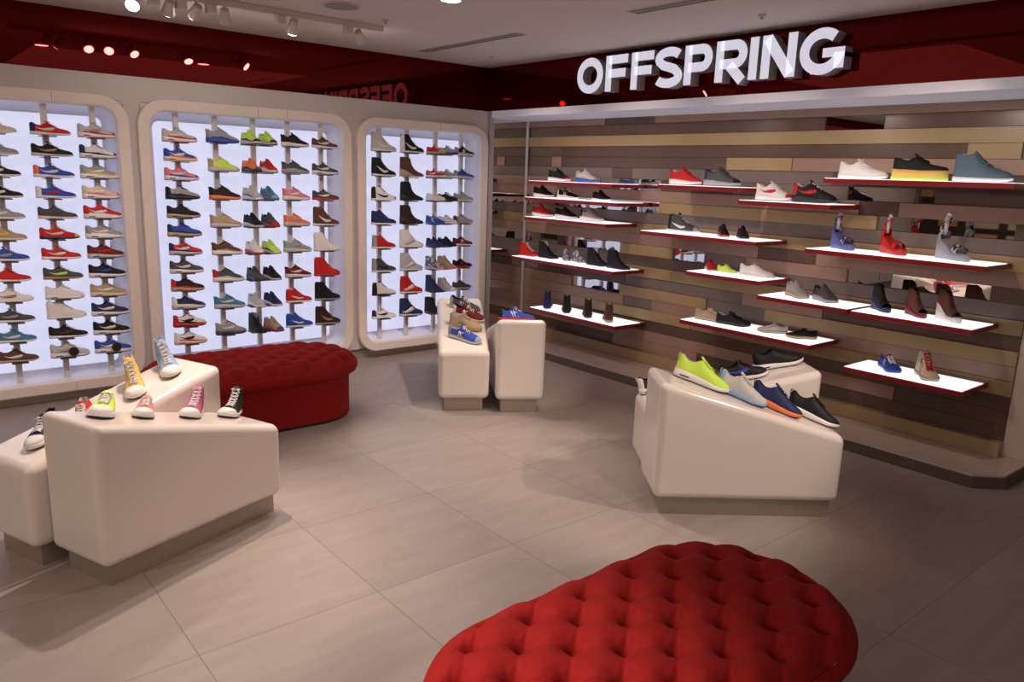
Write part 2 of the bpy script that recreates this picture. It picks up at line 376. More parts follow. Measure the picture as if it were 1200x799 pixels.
# ------------------------------------------------------------------ shelves with red edges and glowing tops
SH = [ # y left, y right, z of top, label
 (5.86, 4.73, 1.705, 'short red-edged shelf highest beside the corner mirror'),
 (5.90, 4.66, 1.545, 'red-edged shelf second down beside the corner mirror'),
 (5.90, 4.78, 1.355, 'red-edged shelf third down beside the corner mirror'),
 (6.08, 4.66, 0.945, 'long red-edged shelf of ankle boots and a red high-top'),
 (5.77, 4.60, 0.46, 'low red-edged shelf holding four dark ankle boots'),
 (4.22, 3.46, 1.718, 'short red-edged shelf holding the red-orange sneaker'),
 (4.38, 3.25, 1.330, 'red-edged shelf with a grey high-top and two small black sneakers'),
 (3.87, 3.19, 1.045, 'short red-edged shelf with a white low sneaker'),
 (3.89, 2.74, 0.645, 'long glowing red-edged shelf with beige, black and grey slip-ons'),
 (2.78, 1.62, 1.803, 'topmost red-edged shelf at the right with the layered-sole shoe'),
 (3.44, 2.71, 1.627, 'red-edged shelf with a white and a black running shoe'),
 (2.86, 1.70, 1.320, 'red-edged shelf carrying three patterned wedge sandals'),
 (3.20, 2.50, 0.942, 'short glowing red-edged shelf with two grey sneakers'),
 (2.48, 1.72, 0.936, 'glowing red-edged shelf with three platform heels'),
 (2.48, 1.72, 0.550, 'lowest red-edged shelf at the right with the tall cream boot')]
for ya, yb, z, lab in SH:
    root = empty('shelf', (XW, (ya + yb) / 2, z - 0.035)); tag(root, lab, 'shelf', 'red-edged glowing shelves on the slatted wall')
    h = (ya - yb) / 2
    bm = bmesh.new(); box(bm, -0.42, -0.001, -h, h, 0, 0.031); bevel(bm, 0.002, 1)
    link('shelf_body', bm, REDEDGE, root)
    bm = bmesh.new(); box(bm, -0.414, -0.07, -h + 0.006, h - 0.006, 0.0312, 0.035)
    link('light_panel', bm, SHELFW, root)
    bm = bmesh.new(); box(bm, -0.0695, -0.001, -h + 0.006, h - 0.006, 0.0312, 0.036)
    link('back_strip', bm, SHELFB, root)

# ------------------------------------------------------------------ shop sign
def stroke(bm, pts, w, d, closed=False):
    n = len(pts); L = []; R = []
    for i, p in enumerate(pts):
        p = Vector(p)
        a = Vector(pts[(i - 1) % n]) if (closed or i > 0) else None; b = Vector(pts[(i + 1) % n]) if (closed or i < n - 1) else None
        d0 = (p - a).normalized() if a else (b - p).normalized(); d1 = (b - p).normalized() if b else d0
        t = (d0 + d1).normalized(); nn = Vector((-t.y, t.x)); k = 1 / max(0.4, nn.dot(Vector((-d0.y, d0.x))))
        L.append(p + nn * w / 2 * k); R.append(p - nn * w / 2 * k)
    vf = [(bm.verts.new((0, -l.x, l.y)), bm.verts.new((0, -r.x, r.y)), bm.verts.new((d, -l.x, l.y)), bm.verts.new((d, -r.x, r.y))) for l, r in zip(L, R)]
    m = n if closed else n - 1
    for i in range(m):
        a = vf[i]; b = vf[(i + 1) % n]
        f = bm.faces.new((a[0], b[0], b[1], a[1])); f.material_index = 0
        for q in ((a[2], a[3], b[3], b[2]), (a[0], a[2], b[2], b[0]), (a[1], b[1], b[3], a[3])):
            f = bm.faces.new(q); f.material_index = 1
    if not closed:
        for a in (vf[0], vf[-1]):
            f = bm.faces.new((a[0], a[1], a[3], a[2])); f.material_index = 1
def arc(cx, cy, rx, ry, a0, a1, n=20): return [(cx + rx * math.cos(math.radians(a0 + (a1 - a0) * k / n)), cy + ry * math.sin(math.radians(a0 + (a1 - a0) * k / n))) for k in range(n + 1)]
H = 0.28; SW = 0.067
def glyph(c, w):
    s = SW / 2; bm = bmesh.new(); d = 0.098; st = lambda p, cl=False, ww=SW: stroke(bm, p, ww, d, cl)
    if c == 'O': st(arc(w / 2, H / 2, w / 2 - s, H / 2 - s + 0.004, 0, 360, 36)[:-1], True)
    if c == 'F': st([(s, 0), (s, H)]); st([(s, H - s), (w, H - s)]); st([(s, H * 0.50), (w * 0.92, H * 0.50)])
    if c == 'S':
        p = arc(w * 0.5, H * 0.735, w * 0.5 - s, H * 0.265 - s + 0.008, 25, 200, 12) + [(w * 0.30, H * 0.565), (w * 0.5, H * 0.51), (w * 0.70, H * 0.45)] + arc(w * 0.48, H * 0.265, w * 0.52 - s, H * 0.265 - s + 0.008, 20, -155, 12)
        st(p)
    if c in 'PR':
        st([(s, 0), (s, H)]); r = 0.075
        st([(s, H - s)] + arc(w - s - 0.06, H - s - 0.0625, 0.06, 0.0625, 90, -90, 10) + [(s, H - s - 0.125)])
        if c == 'R': st([(w * 0.45, H * 0.40), (w - s * 0.9, 0)], ww=SW * 1.08)
    if c == 'I': st([(w / 2, 0), (w / 2, H)])
    if c == 'N': st([(s, 0), (s, H)]); st([(w - s, 0), (w - s, H)]); st([(s * 1.15, H - 0.018), (w - s * 1.15, 0.018)], ww=SW * 1.15)
    if c == 'G':
        st(arc(w * 0.5, H / 2, w / 2 - s, H / 2 - s + 0.004, 48, 348, 30)); st([(w * 0.52, H * 0.46), (w, H * 0.46)], ww=SW * 0.85); st([(w - s, 0.03), (w - s, H * 0.46)], ww=SW)
    return bm
sign = empty('shop_sign', (4.82, 5.02, 2.45)); tag(sign, 'raised white illuminated letters reading OFFSPRING on the red fascia', 'sign')
for c, ya, yb in (('O', 5.015, 4.71), ('F', 4.68, 4.44), ('F', 4.40, 4.17), ('S', 4.155, 3.885), ('P', 3.87, 3.62), ('R', 3.59, 3.33), ('I', 3.315, 3.24), ('N', 3.215, 2.955), ('G', 2.93, 2.62)):
    bm = glyph(c, ya - yb)
    bmesh.ops.translate(bm, vec=(0, ya - 5.02, 0), verts=bm.verts[:])
    link('letter', bm, [SIGNF, SIGNS], sign)

# ------------------------------------------------------------------ ceiling fittings
def head(loc, aim, label, glow=True):
    root = empty('track_spotlight', loc)
    tag(root, label, 'spotlight', 'white track spotlights')
    d = (Vector(aim) - Vector(loc)).normalized(); R = (-d).to_track_quat('Z', 'Y').to_matrix().to_4x4()
    bm = bmesh.new(); cyl(bm, (0, 0, -0.05), 0.040, 0.026, 0.09, 20, R); link('lamp_head', bm, LAMPW, root, smooth=False)
    bm = bmesh.new(); cyl(bm, (0, 0, -0.0535), 0.035, 0.035, 0.003, 20, R); link('lamp_lens', bm, LAMPE, root)
    bm = bmesh.new(); box(bm, -0.12, -0.06, -0.03, 0.03, CEIL - 0.045 - loc[2] - 0.05, CEIL - 0.039 - loc[2]); bevel(bm, 0.006, 2)
    link('lamp_driver', bm, LAMPW, root); bm = bmesh.new(); cyl(bm, (0, 0, 0.0), 0.009, 0.009, CEIL - 0.0385 - loc[2], 8); link('lamp_arm', bm, LAMPW, root)
def track(x0, x1, y, label):
    t = boxobj('lighting_track', x0, x1, y - 0.017, y + 0.017, CEIL - 0.038, CEIL - 0.0005, LAMPW, bev=0.003); tag(t, label, 'lighting track', 'ceiling lighting tracks')
track(1.0, 3.05, 5.25, 'white lighting track on the ceiling near the red fascia')
for loc, aim, lab in (((1.36, 5.25, 2.69), (0.9, 4.5, 1.9), 'bright white track spotlight at the top left edge of the picture'),
    ((1.56, 5.25, 2.69), (1.56, 6.3, 1.6), 'track spotlight next to the bright one at the top left'),
    ((1.72, 5.25, 2.69), (1.5, 6.3, 1.8), 'track spotlight above the left light box'),
    ((1.90, 5.25, 2.69), (2.3, 6.3, 1.6), 'track spotlight right of the one above the left light box'),
    ((2.36, 5.25, 2.69), (2.5, 6.4, 1.0), 'track spotlight above the middle light box'),
    ((2.86, 5.25, 2.69), (3.6, 6.0, 1.9), 'track spotlight last towards the corner, beside the speaker')):
    head(loc, aim, lab)
def downlight(x, y, label):
    root = empty('recessed_downlight', (x, y, CEIL)); tag(root, label, 'downlight', 'recessed ceiling downlights')
    bm = bmesh.new(); r = []
    for rr, z in ((0.075, -0.0005), (0.078, -0.006), (0.062, -0.008), (0.056, -0.003)):
        r.append([bm.verts.new((rr * math.cos(t), rr * math.sin(t), z)) for t in [2 * PI * k / 24 for k in range(24)]])
    for a, b in zip(r, r[1:]):
        for k in range(24): bm.faces.new((a[k], a[(k + 1) % 24], b[(k + 1) % 24], b[k]))
    link('rim', bm, LAMPW, root, smooth=True)
    bm = bmesh.new(); cyl(bm, (0, 0, -0.004), 0.056, 0.056, 0.003, 24); link('lens', bm, LAMPE, root)
downlight(2.875, 4.13, 'glowing round downlight cut by the top edge of the picture')
downlight(1.40, 4.17, 'recessed downlight reflected low in the red fascia')
# speaker grille
root = empty('ceiling_speaker', (2.489, 4.80, CEIL)); tag(root, 'round grey speaker grille set in the ceiling', 'speaker')
bm = bmesh.new(); cyl(bm, (0, 0, -0.010), 0.118, 0.125, 0.0095, 32); link('speaker_rim', bm, VENTF, root)
bm = bmesh.new(); cyl(bm, (0, 0, -0.013), 0.102, 0.106, 0.0028, 32); link('grille', bm, mat('speaker_mesh', (0.30, 0.26, 0.24), 0.7, noise=0.35, nscale=500), root)
def vent(x, y0, y1, label):
    root = empty('linear_vent', (x, (y0 + y1) / 2, CEIL)); tag(root, label, 'air vent', 'slot vents in the ceiling'); h = (y1 - y0) / 2
    bm = bmesh.new(); box(bm, -0.055, 0.055, -h, h, -0.004, -0.0003); link('vent_frame', bm, VENTF, root)
    bm = bmesh.new()
    for dx in (-0.026, 0.026): box(bm, dx - 0.014, dx + 0.014, -h + 0.015, h - 0.015, -0.0065, -0.0042)
    link('slot', bm, VENTM, root)
vent(3.885, 4.66, 6.02, 'long slot air vent in the ceiling near the corner')
vent(3.86, 2.0, 3.55, 'slot air vent at the top edge above the sign')
for x, y, l in ((4.45, 5.73, 'small sprinkler on the ceiling at the corner'), (4.43, 2.98, 'small sprinkler on the ceiling above the sign'), (2.93, 5.0, 'small square ceiling fitting beside the track')):  # last one stands for the small recessed square downlight
    bm = bmesh.new(); cyl(bm, (x, y, CEIL - 0.010), 0.022, 0.028, 0.0097, 16); cyl(bm, (x, y, CEIL - 0.03), 0.010, 0.008, 0.0199, 10)
    tag(link('sprinkler', bm, VENTF), l, 'sprinkler', 'ceiling sprinklers')

# ------------------------------------------------------------------ podium modules
def podium(name, o, yaw, Lg, Wd, za, zb, label, zbot=0.10):
    root = empty('display_podium', (o[0], o[1], 0), (0, 0, math.radians(yaw))); tag(root, label, 'display podium', 'white sloping display podiums')
    bm = bmesh.new()
    pts = [(0, zbot), (Lg, zbot), (Lg, zb), (0, za)]
    a = [bm.verts.new((x, 0, z)) for x, z in pts]; b = [bm.verts.new((x, Wd, z)) for x, z in pts]
    bm.faces.new(a); bm.faces.new(b[::-1])
    for i in range(4): bm.faces.new((a[i], b[i], b[(i + 1) % 4], a[(i + 1) % 4]))
    bmesh.ops.recalc_face_normals(bm, faces=bm.faces[:])
    bevel(bm, 0.042, 6)
    body = link('podium_body', bm, PODM, root, smooth=True)
    for p in body.data.polygons: p.use_smooth = True
    m = body.modifiers.new('wn', 'WEIGHTED_NORMAL'); m.keep_sharp = False
    bm = bmesh.new(); box(bm, 0.05, Lg - 0.03, 0.045, Wd - 0.045, 0.0, zbot + 0.002); link('kickplate', bm, KICKM, root)
    return dict(o=Vector((o[0], o[1], 0)), yaw=math.radians(yaw), L=Lg, za=za, zb=zb)
POD = {
 'A1': podium('A1', (0.591, 3.255), 20.73, 0.975, 0.39, 0.728, 0.470, 'white gloss sloping podium nearest the viewer at the left, with canvas sneakers'),
 'A2': podium('A2', (0.392, 3.613), 20.73, 1.02, 0.39, 0.470, 0.728, 'white sloping podium behind the front left one, rising to the right'),
 'C1': podium('C1', (3.035, 2.426), -38.31, 0.995, 0.39, 0.740, 0.467, 'white gloss sloping podium at the right, front one with four running shoes'),
 'C2': podium('C2', (3.302, 2.731), -38.31, 0.995, 0.39, 0.467, 0.725, 'white sloping podium behind the right front one, rising to the right'),
 'B1': podium('B1', (3.438, 4.360), 56.96, 0.97, 0.378, 0.467, 0.722, 'white podium before the corner, left one sloping up away with four sneakers'),
 'B2': podium('B2', (3.760, 4.104), 56.96, 0.97, 0.366, 0.722, 0.467, 'taller fronted white podium before the corner with one blue shoe')}

# ------------------------------------------------------------------ tufted ottomans
def ottoman(cx, cy, Lg, Wd, label, sx=0.1135, sy=0.0925, ox=0.0, oy=0.0):
    root = empty('tufted_ottoman', (cx, cy, 0)); tag(root, label, 'ottoman', 'red button tufted ottomans')
    r = Wd / 2; hs = Lg / 2 - r
    def sd(x, y): return math.hypot(max(abs(x) - hs, 0), y) - r           # stadium distance
    # button lattice (staggered)
    btn = []
    for j in range(-8, 9):
        for i in range(-16, 17):
            if (i + j) % 2: continue
            bx = ox + i * sx; by = oy + j * sy
            if sd(bx, by) < -0.035: btn.append((bx, by))
    def height(x, y, sdv):
        e = max(0.0, min(1.0, -sdv / 0.10)); base = 0.405 + 0.055 * (1 - (1 - e) ** 2)
        # lattice coordinates: u,v integers on crease lines
        u = ((x - ox) / sx + (y - oy) / sy) / 2; v = ((x - ox) / sx - (y - oy) / sy) / 2
        cu = abs(u - round(u)); cv = abs(v - round(v))
        pu = 1 - math.exp(-(cu / 0.045)); pv = 1 - math.exp(-(cv / 0.045))
        puff = (max(0.0, math.sin(PI * (u % 1))) * max(0.0, math.sin(PI * (v % 1)))) ** 0.8
        dist = math.hypot(cu * 2 * 0.073, cv * 2 * 0.073)
        crease = 0.0015 * (2 - pu - pv)
        dent = 0.105 * math.exp(-(dist / 0.021) ** 1.0)
        fold = 0.0022 * math.sin(8 * math.atan2((y - oy) % sy - sy / 2, (x - ox) % sx - sx / 2) + 5 * x) * math.exp(-((dist - 0.032) / 0.022) ** 2)
        return base + (0.009 * puff - crease - dent + fold) * min(1, e * 2.2)
    # grid over the stadium: concentric rings of the outline
    bm = bmesh.new(); nA = 240; fr = [1.0 - 0.0115 * k for k in range(0, 87)]
    rings = []
    per = 4 * hs + 2 * PI * r
    def outline(s):
        s = s % per
        if s < 2 * hs: return (-hs + s, -r), (0, -1)
        s -= 2 * hs
        if s < PI * r: a = -PI / 2 + s / r; return (hs + r * math.cos(a), r * math.sin(a)), (math.cos(a), math.sin(a))
        s -= PI * r
        if s < 2 * hs: return (hs - s, r), (0, 1)
        s -= 2 * hs; a = PI / 2 + s / r; return (-hs + r * math.cos(a), r * math.sin(a)), (math.cos(a), math.sin(a))
    # cartesian grid clipped to the stadium, then stitched rim
    nx = int(Lg / 0.0052); ny = int(Wd / 0.0052)
    V = {}
    for i in range(nx + 1):
        for j in range(ny + 1):
            # map square-ish rows: y in [-1,1] scaled to the chord at x
            t = -1 + 2 * j / ny; x = -Lg / 2 + Lg * i / nx
            t2 = math.sin(t * PI / 2) if False else t
            # map x by row so that every row ends on the outline
            y = t2 * (r - 0.001); half = hs + math.sqrt(max(0.0, r * r - y * y))
            xx = (-1 + 2 * i / nx) * half
            s_ = sd(xx, y)
            V[i, j] = bm.verts.new((xx, y, height(xx, y, s_)))
    for i in range(nx):
        for j in range(ny): bm.faces.new((V[i, j], V[i + 1, j], V[i + 1, j + 1], V[i, j + 1]))
    top = link('cushion_top', bm, REDV, root, smooth=True)
    # bolster rim around the side, then straight skirt
    bm = bmesh.new(); prev = None; first = None
    prof = [(0.0, 0.405), (0.010, 0.398), (0.017, 0.38), (0.017, 0.355), (0.008, 0.335), (-0.012, 0.322), (-0.035, 0.318)]
    N_ = 180
    for i in range(N_ + 1):
        (x, y), (nx_, ny_) = outline(per * i / N_)
        ring = [bm.verts.new((x + nx_ * q, y + ny_ * q, z)) for q, z in prof] if i < N_ else first
        if prev:
            for a in range(len(prof) - 1): bm.faces.new((prev[a], ring[a], ring[a + 1], prev[a + 1]))
        else: first = ring
        prev = ring
    link('bolster', bm, REDV, root, smooth=True)
    for nm, q0, q1, z0, z1, m in (('skirt', -0.045, -0.045, 0.02, 0.325, REDV), ('base', -0.055, -0.055, 0.0, 0.0205, mat('black_base', (0.01, 0.01, 0.01), 0.6))):
        bm = bmesh.new(); lo = []; hi = []
        for i in range(N_):
            (x, y), (nx_, ny_) = outline(per * i / N_)
            lo.append(bm.verts.new((x + nx_ * q0, y + ny_ * q0, z0))); hi.append(bm.verts.new((x + nx_ * q1, y + ny_ * q1, z1)))
        for i in range(N_): bm.faces.new((lo[i], lo[(i + 1) % N_], hi[(i + 1) % N_], hi[i]))
        bm.faces.new(lo[::-1]); bm.faces.new(hi)
        o = link(nm, bm, m, root)
    # buttons
    bme = None
    for bx, by in btn:
        if bme is None:
            bm = bmesh.new(); bmesh.ops.create_uvsphere(bm, u_segments=10, v_segments=6, radius=0.009); bmesh.ops.scale(bm, vec=(1, 1, 0.5), verts=bm.verts[:])
            o = link('button', bm, REDV, root, smooth=True); bme = o.data
        else:
            o = bpy.data.objects.new('button', bme); COL.objects.link(o); o.parent = root
        o.location = (bx, by, height(bx, by, sd(bx, by)) + 0.003)
ottoman(1.675, 1.29, 1.47, 0.78, 'long rounded red tufted ottoman in the foreground', ox=1.752 - 1.675, oy=1.645 - 1.29 - 0.0925 * 4 + 0.0)
ottoman(1.945, 5.12, 1.47, 0.78, 'long rounded dark red tufted ottoman in front of the middle light box')
# ------------------------------------------------------------------ shoes
CL = {'R': ('red', (0.55, 0.02, 0.02)), 'W': ('white', (0.80, 0.77, 0.74)), 'K': ('black', (0.012, 0.012, 0.014)), 'N': ('navy', (0.02, 0.03, 0.10)),
      'B': ('blue', (0.03, 0.08, 0.42)), 'G': ('grey', (0.33, 0.33, 0.34)), 'D': ('charcoal', (0.07, 0.07, 0.08)), 'T': ('tan', (0.45, 0.33, 0.20)),
      'O': ('orange', (0.85, 0.20, 0.07)), 'P': ('pink', (0.75, 0.22, 0.28)), 'V': ('lime', (0.60, 0.85, 0.10)), 'C': ('cream', (0.72, 0.62, 0.46)),
      'M': ('maroon', (0.16, 0.015, 0.02)), 'L': ('light blue', (0.28, 0.42, 0.62)), 'Y': ('yellow', (0.75, 0.50, 0.12)), 'E': ('teal', (0.06, 0.22, 0.32)),
      'F': ('brown', (0.12, 0.05, 0.03)), 'H': ('light grey', (0.55, 0.53, 0.52)), 'U': ('purple pink', (0.50, 0.10, 0.25)), 'Z': ('bronze', (0.42, 0.24, 0.13)),
      'S': ('slate blue', (0.10, 0.16, 0.22)), 'X': ('dark brown', (0.04, 0.018, 0.014)), 'A': ('patterned blue', (0.10, 0.13, 0.38)), 'I': ('patterned grey', (0.35, 0.36, 0.42))}
def cmat(c, part='cloth'):
    nm, rgb = CL[c]
    if part == 'sole': return mat('rubber_' + nm.replace(' ', '_'), rgb, 0.45)
    if c in 'AI':
        key = 'print_' + nm.replace(' ', '_')
        if key in _M: return _M[key]
        m = mat(key, rgb, 0.6); n = m.node_tree; b = n.nodes['Principled BSDF']
        tc = n.nodes.new('ShaderNodeTexCoord'); v = n.nodes.new('ShaderNodeTexVoronoi'); v.inputs['Scale'].default_value = 14
        r = n.nodes.new('ShaderNodeValToRGB'); r.color_ramp.interpolation = 'CONSTANT'
        r.color_ramp.elements[0].color = (*rgb, 1); r.color_ramp.elements[1].position = 0.45; r.color_ramp.elements[1].color = (0.02, 0.02, 0.05, 1)
        e = r.color_ramp.elements.new(0.75); e.color = (0.6, 0.6, 0.65, 1)
        n.links.new(tc.outputs['Object'], v.inputs['Vector']); n.links.new(v.outputs['Color'], r.inputs[0]); n.links.new(r.outputs[0], b.inputs['Base Color'])
        return m
    return mat('shoe_' + nm.replace(' ', '_'), rgb, 0.6, spec=0.25, noise=0.10, nscale=40, bump=0.15)
def lerp(tab, u):
    if u <= tab[0][0]: return tab[0][1]
    for (a, p), (b, q) in zip(tab, tab[1:]):
        if u <= b: t = (u - a) / (b - a); return p + (q - p) * t
    return tab[-1][1]
ST = [0, .006, .022, .05, .085, .13, .18, .24, .30, .35, .385, .42, .46, .50, .55, .60, .66, .72, .78, .83, .87, .91, .94, .965, .985, .996, 1]
WT = [(0, 0), (.006, .035), (.022, .068), (.05, .098), (.085, .117), (.13, .128), (.24, .128), (.38, .132), (.50, .150), (.60, .166), (.70, .176), (.78, .172), (.83, .163), (.87, .150), (.91, .128), (.94, .105), (.965, .078), (.985, .048), (.996, .022), (1, 0)]
KIND = {
 # rim profile of the upper, sole top, throat, collar ratio
 'C': dict(rim=[(0,.29),(.03,.345),(.08,.335),(.16,.28),(.28,.27),(.36,.32),(.42,.345),(.5,.305),(.6,.255),(.72,.21),(.80,.19),(.88,.175),(.95,.15),(.985,.12),(1,.09)], sole=[(0,.10),(.2,.09),(.5,.07),(.8,.065),(1,.075)], uc=.42, a=.62),
 'A': dict(rim=[(0,.33),(.03,.385),(.08,.375),(.16,.315),(.28,.30),(.36,.355),(.42,.39),(.5,.345),(.6,.295),(.72,.24),(.80,.215),(.88,.195),(.95,.165),(.985,.13),(1,.10)], sole=[(0,.14),(.25,.13),(.5,.10),(.8,.085),(1,.095)], uc=.42, a=.62),
 'R': dict(rim=[(0,.34),(.03,.405),(.08,.395),(.16,.33),(.28,.32),(.36,.385),(.42,.42),(.5,.375),(.6,.315),(.72,.25),(.80,.22),(.88,.185),(.95,.16),(.985,.13),(1,.10)], sole=[(0,.15),(.25,.145),(.5,.12),(.8,.09),(1,.095)], uc=.42, a=.62),
 'H': dict(rim=[(0,.42),(.03,.50),(.1,.51),(.2,.465),(.3,.50),(.36,.49),(.42,.43),(.5,.36),(.6,.29),(.72,.235),(.80,.215),(.88,.195),(.95,.165),(.985,.13),(1,.10)], sole=[(0,.085),(.2,.08),(.5,.07),(.8,.065),(1,.075)], uc=.37, a=.60),
 'V': dict(rim=[(0,.46),(.02,.53),(.1,.545),(.2,.535),(.3,.53),(.34,.50),(.42,.41),(.5,.325),(.6,.245),(.72,.20),(.80,.185),(.88,.18),(.95,.16),(.985,.13),(1,.10)], sole=[(0,.10),(.2,.095),(.5,.09),(.8,.10),(1,.115)], uc=.34, a=.62),
 'J': dict(rim=[(0,.26),(.02,.29),(.1,.27),(.2,.23),(.3,.25),(.36,.29),(.42,.30),(.5,.27),(.6,.22),(.72,.20),(.80,.185),(.88,.175),(.95,.155),(.985,.13),(1,.10)], sole=[(0,.10),(.2,.095),(.5,.09),(.8,.09),(1,.10)], uc=.42, a=.64),
 'W': dict(rim=[(0,.56),(.03,.66),(.1,.68),(.2,.66),(.3,.665),(.36,.61),(.42,.52),(.5,.42),(.6,.335),(.72,.255),(.80,.225),(.88,.20),(.95,.165),(.985,.13),(1,.10)], sole=[(0,.09),(.3,.075),(.5,.06),(.8,.06),(1,.065)], uc=.36, a=.60),
 'Q': dict(rim=[(0,.64),(.02,.70),(.1,.71),(.2,.70),(.3,.71),(.40,.62),(.46,.48),(.52,.38),(.6,.29),(.72,.215),(.85,.165),(.95,.13),(1,.09)], sole=[(0,.28),(.25,.20),(.45,.08),(.6,.045),(1,.05)], uc=.40, a=.80),
 'T': dict(rim=[(0,.60),(.02,.64),(.1,.645),(.2,.64),(.3,.645),(.40,.56),(.46,.44),(.52,.34),(.6,.27),(.72,.20),(.85,.155),(.95,.125),(1,.09)], sole=[(0,.10),(.22,.09),(.35,.045),(.6,.04),(1,.045)], uc=.40, a=.80),
 'K': dict(rim=[(0,.40),(.03,.42),(.1,.40),(.2,.36),(.3,.365),(.38,.42),(.42,.43),(.5,.39),(.6,.34),(.72,.29),(.85,.265),(.95,.25),(1,.22)], sole=[(0,.20),(.3,.19),(.6,.175),(1,.18)], uc=.42, a=.64),
 'P': dict(rim=[(0,.80),(.02,.86),(.1,.88),(.2,.86),(.3,.88),(.40,.80),(.46,.68),(.52,.56),(.6,.45),(.72,.36),(.85,.31),(.95,.28),(1,.24)], sole=[(0,.50),(.2,.44),(.4,.28),(.6,.18),(.8,.17),(1,.17)], uc=.40, a=.66),
 'S': dict(rim=[(0,.66),(.03,.74),(.1,.76),(.16,.70),(.2,.62),(.3,.50),(.42,.44),(.5,.42),(.6,.40),(.72,.36),(.85,.31),(.95,.27),(1,.22)], sole=[(0,.50),(.2,.44),(.4,.32),(.6,.20),(.8,.17),(1,.17)], uc=.30, a=.70),
}
SS = [0, .10, .28, .46, .64, .80, .92, 1]
def geo(kind, u):
    K = KIND[kind]; w = lerp(WT, u); z0 = lerp(K['sole'], u) - 0.012; zr = lerp(K['rim'], u)
    b = 1 if u <= K['uc'] else max(0, 1 - (u - K['uc']) / 0.04)
    cx = -0.025 * max(0, (u - .45) / .55) ** 1.5 + 0.012 * math.sin(PI * u)
    return K, w, z0, zr, b, cx
def side_y(K, w, b, s):
    yc = w * (1 + 0.04 * math.sin(PI * s) - (1 - K['a']) * s ** 1.4); yv = w * max(0.0, 1 - s ** 2.6) ** 0.5
    return b * yc + (1 - b) * yv
def outer(kind, u, s, side, off=0.0):
    K, w, z0, zr, b, cx = geo(kind, u); y = side_y(K, w, b, s) + off
    return Vector((u - .5, cx + side * y, z0 + (zr - z0) * s))
CACHE = {}
def finish(key, bm):
    bmesh.ops.remove_doubles(bm, verts=bm.verts[:], dist=0.0004)
    bmesh.ops.recalc_face_normals(bm, faces=bm.faces[:])
    me = bpy.data.meshes.new(key); bm.to_mesh(me); bm.free()
    for p in me.polygons: p.use_smooth = True
    CACHE[key] = me; return me
def region(kind, u, j, b):
    if 8 <= j <= 11 and b > 0.5: return 'lining'
    s_low = j <= 1 or j >= 18
    if kind == 'S':
        if 0.58 < u < 0.80 or (u < 0.16): return 'main'
        return 'main' if (j <= 0 or j >= 19) and u < .8 else 'skip'
    if u < .15 and kind not in 'QTP': return 'heel'
    if kind in 'VJ' and u > .80: return 'toe'
    if kind == 'P' and u > .88: return 'skip'
    if kind not in 'VJQTP' and u > .85: return 'toe'
    if s_low and kind in 'ARC': return 'band'
    return 'main'
def upper_mesh(kind, regs, key):
    if key in CACHE: return CACHE[key]
    bm = bmesh.new(); rings = []
    for u in ST:
        K, w, z0, zr, b, cx = geo(kind, u)
        left = [(side_y(K, w, b, s), z0 + (zr - z0) * s) for s in SS]; yr = left[-1][0]
        inn = [(yr * .86, zr + b * .004), (yr * .80, zr - b * (zr - z0) * .45)]
        cz = zr - b * max(0.02, (zr - z0) * .75)
        ring = [(cx + y, z) for y, z in left + inn] + [(cx, cz if b > 0 else zr)] + [(cx - y, z) for y, z in (left + inn)[::-1]]
        rings.append([bm.verts.new((u - .5, y, z)) for y, z in ring])
    n = len(rings[0])
    for i in range(len(ST) - 1):
        um = (ST[i] + ST[i + 1]) / 2; b = geo(kind, um)[4]
        for j in range(n - 1):
            r = region(kind, um, j, b)
            if r == 'lining' and 'lining' not in regs: continue
            if r in regs or (r not in ('lining', 'skip') and 'main' in regs and r not in regs and ('-' + r) in regs):
                bm.faces.new((rings[i][j], rings[i + 1][j], rings[i + 1][j + 1], rings[i][j + 1]))
    bmesh.ops.delete(bm, geom=[v for v in bm.verts if not v.link_faces], context='VERTS')
    return finish(key, bm)
def sole_mesh(kind):
    key = 'sole_' + kind
    if key in CACHE: return CACHE[key]
    bm = bmesh.new(); rings = []; K = KIND[kind]
    for u in ST:
        w = lerp(WT, u); zt = lerp(K['sole'], u); cx = geo(kind, u)[5]
        sp = 0.035 * max(0, (u - .74) / .26) ** 1.8 if kind not in 'SPK' else 0.0
        if kind == 'T': arch = 0.0
        z0 = 0.012 + sp; zt = max(zt, z0 + .035)
        f = 1.07 if kind in 'ARKVJ' else 1.03
        e = 0.006 if 0 < u < 1 else 0
        P = [(w * .90, z0), (w * f + e, z0 + .015), (w * (f + .01) + e, z0 + (zt - z0) * .5), (w * (f - .01) + e, zt), (w * .90, zt + .006)]
        rings.append([bm.verts.new((((u - .5) * (1.015)), cx + y, z)) for y, z in P] + [bm.verts.new(((u - .5) * 1.015, cx - y, z)) for y, z in P[::-1]])
    n = len(rings[0])
    for a, b in zip(rings, rings[1:]):
        for j in range(n): bm.faces.new((a[j], a[(j + 1) % n], b[(j + 1) % n], b[j]))
    return finish(key, bm)
def outsole_mesh(kind):
    key = 'outsole_' + kind
    if key in CACHE: return CACHE[key]
    bm = bmesh.new(); rings = []
    for u in ST:
        w = lerp(WT, u); cx = geo(kind, u)[5]; sp = 0.035 * max(0, (u - .74) / .26) ** 1.8 if kind not in 'SPK' else 0.0
        P = [(w * 1.0, sp), (w * 1.04, sp + .014), (w * .8, sp + .02)]
        rings.append([bm.verts.new((u - .5, cx + y, z)) for y, z in P] + [bm.verts.new((u - .5, cx - y, z)) for y, z in P[::-1]])
    n = len(rings[0])
    for a, b in zip(rings, rings[1:]):
        for j in range(n): bm.faces.new((a[j], a[(j + 1) % n], b[(j + 1) % n], b[j]))
    return finish(key, bm)
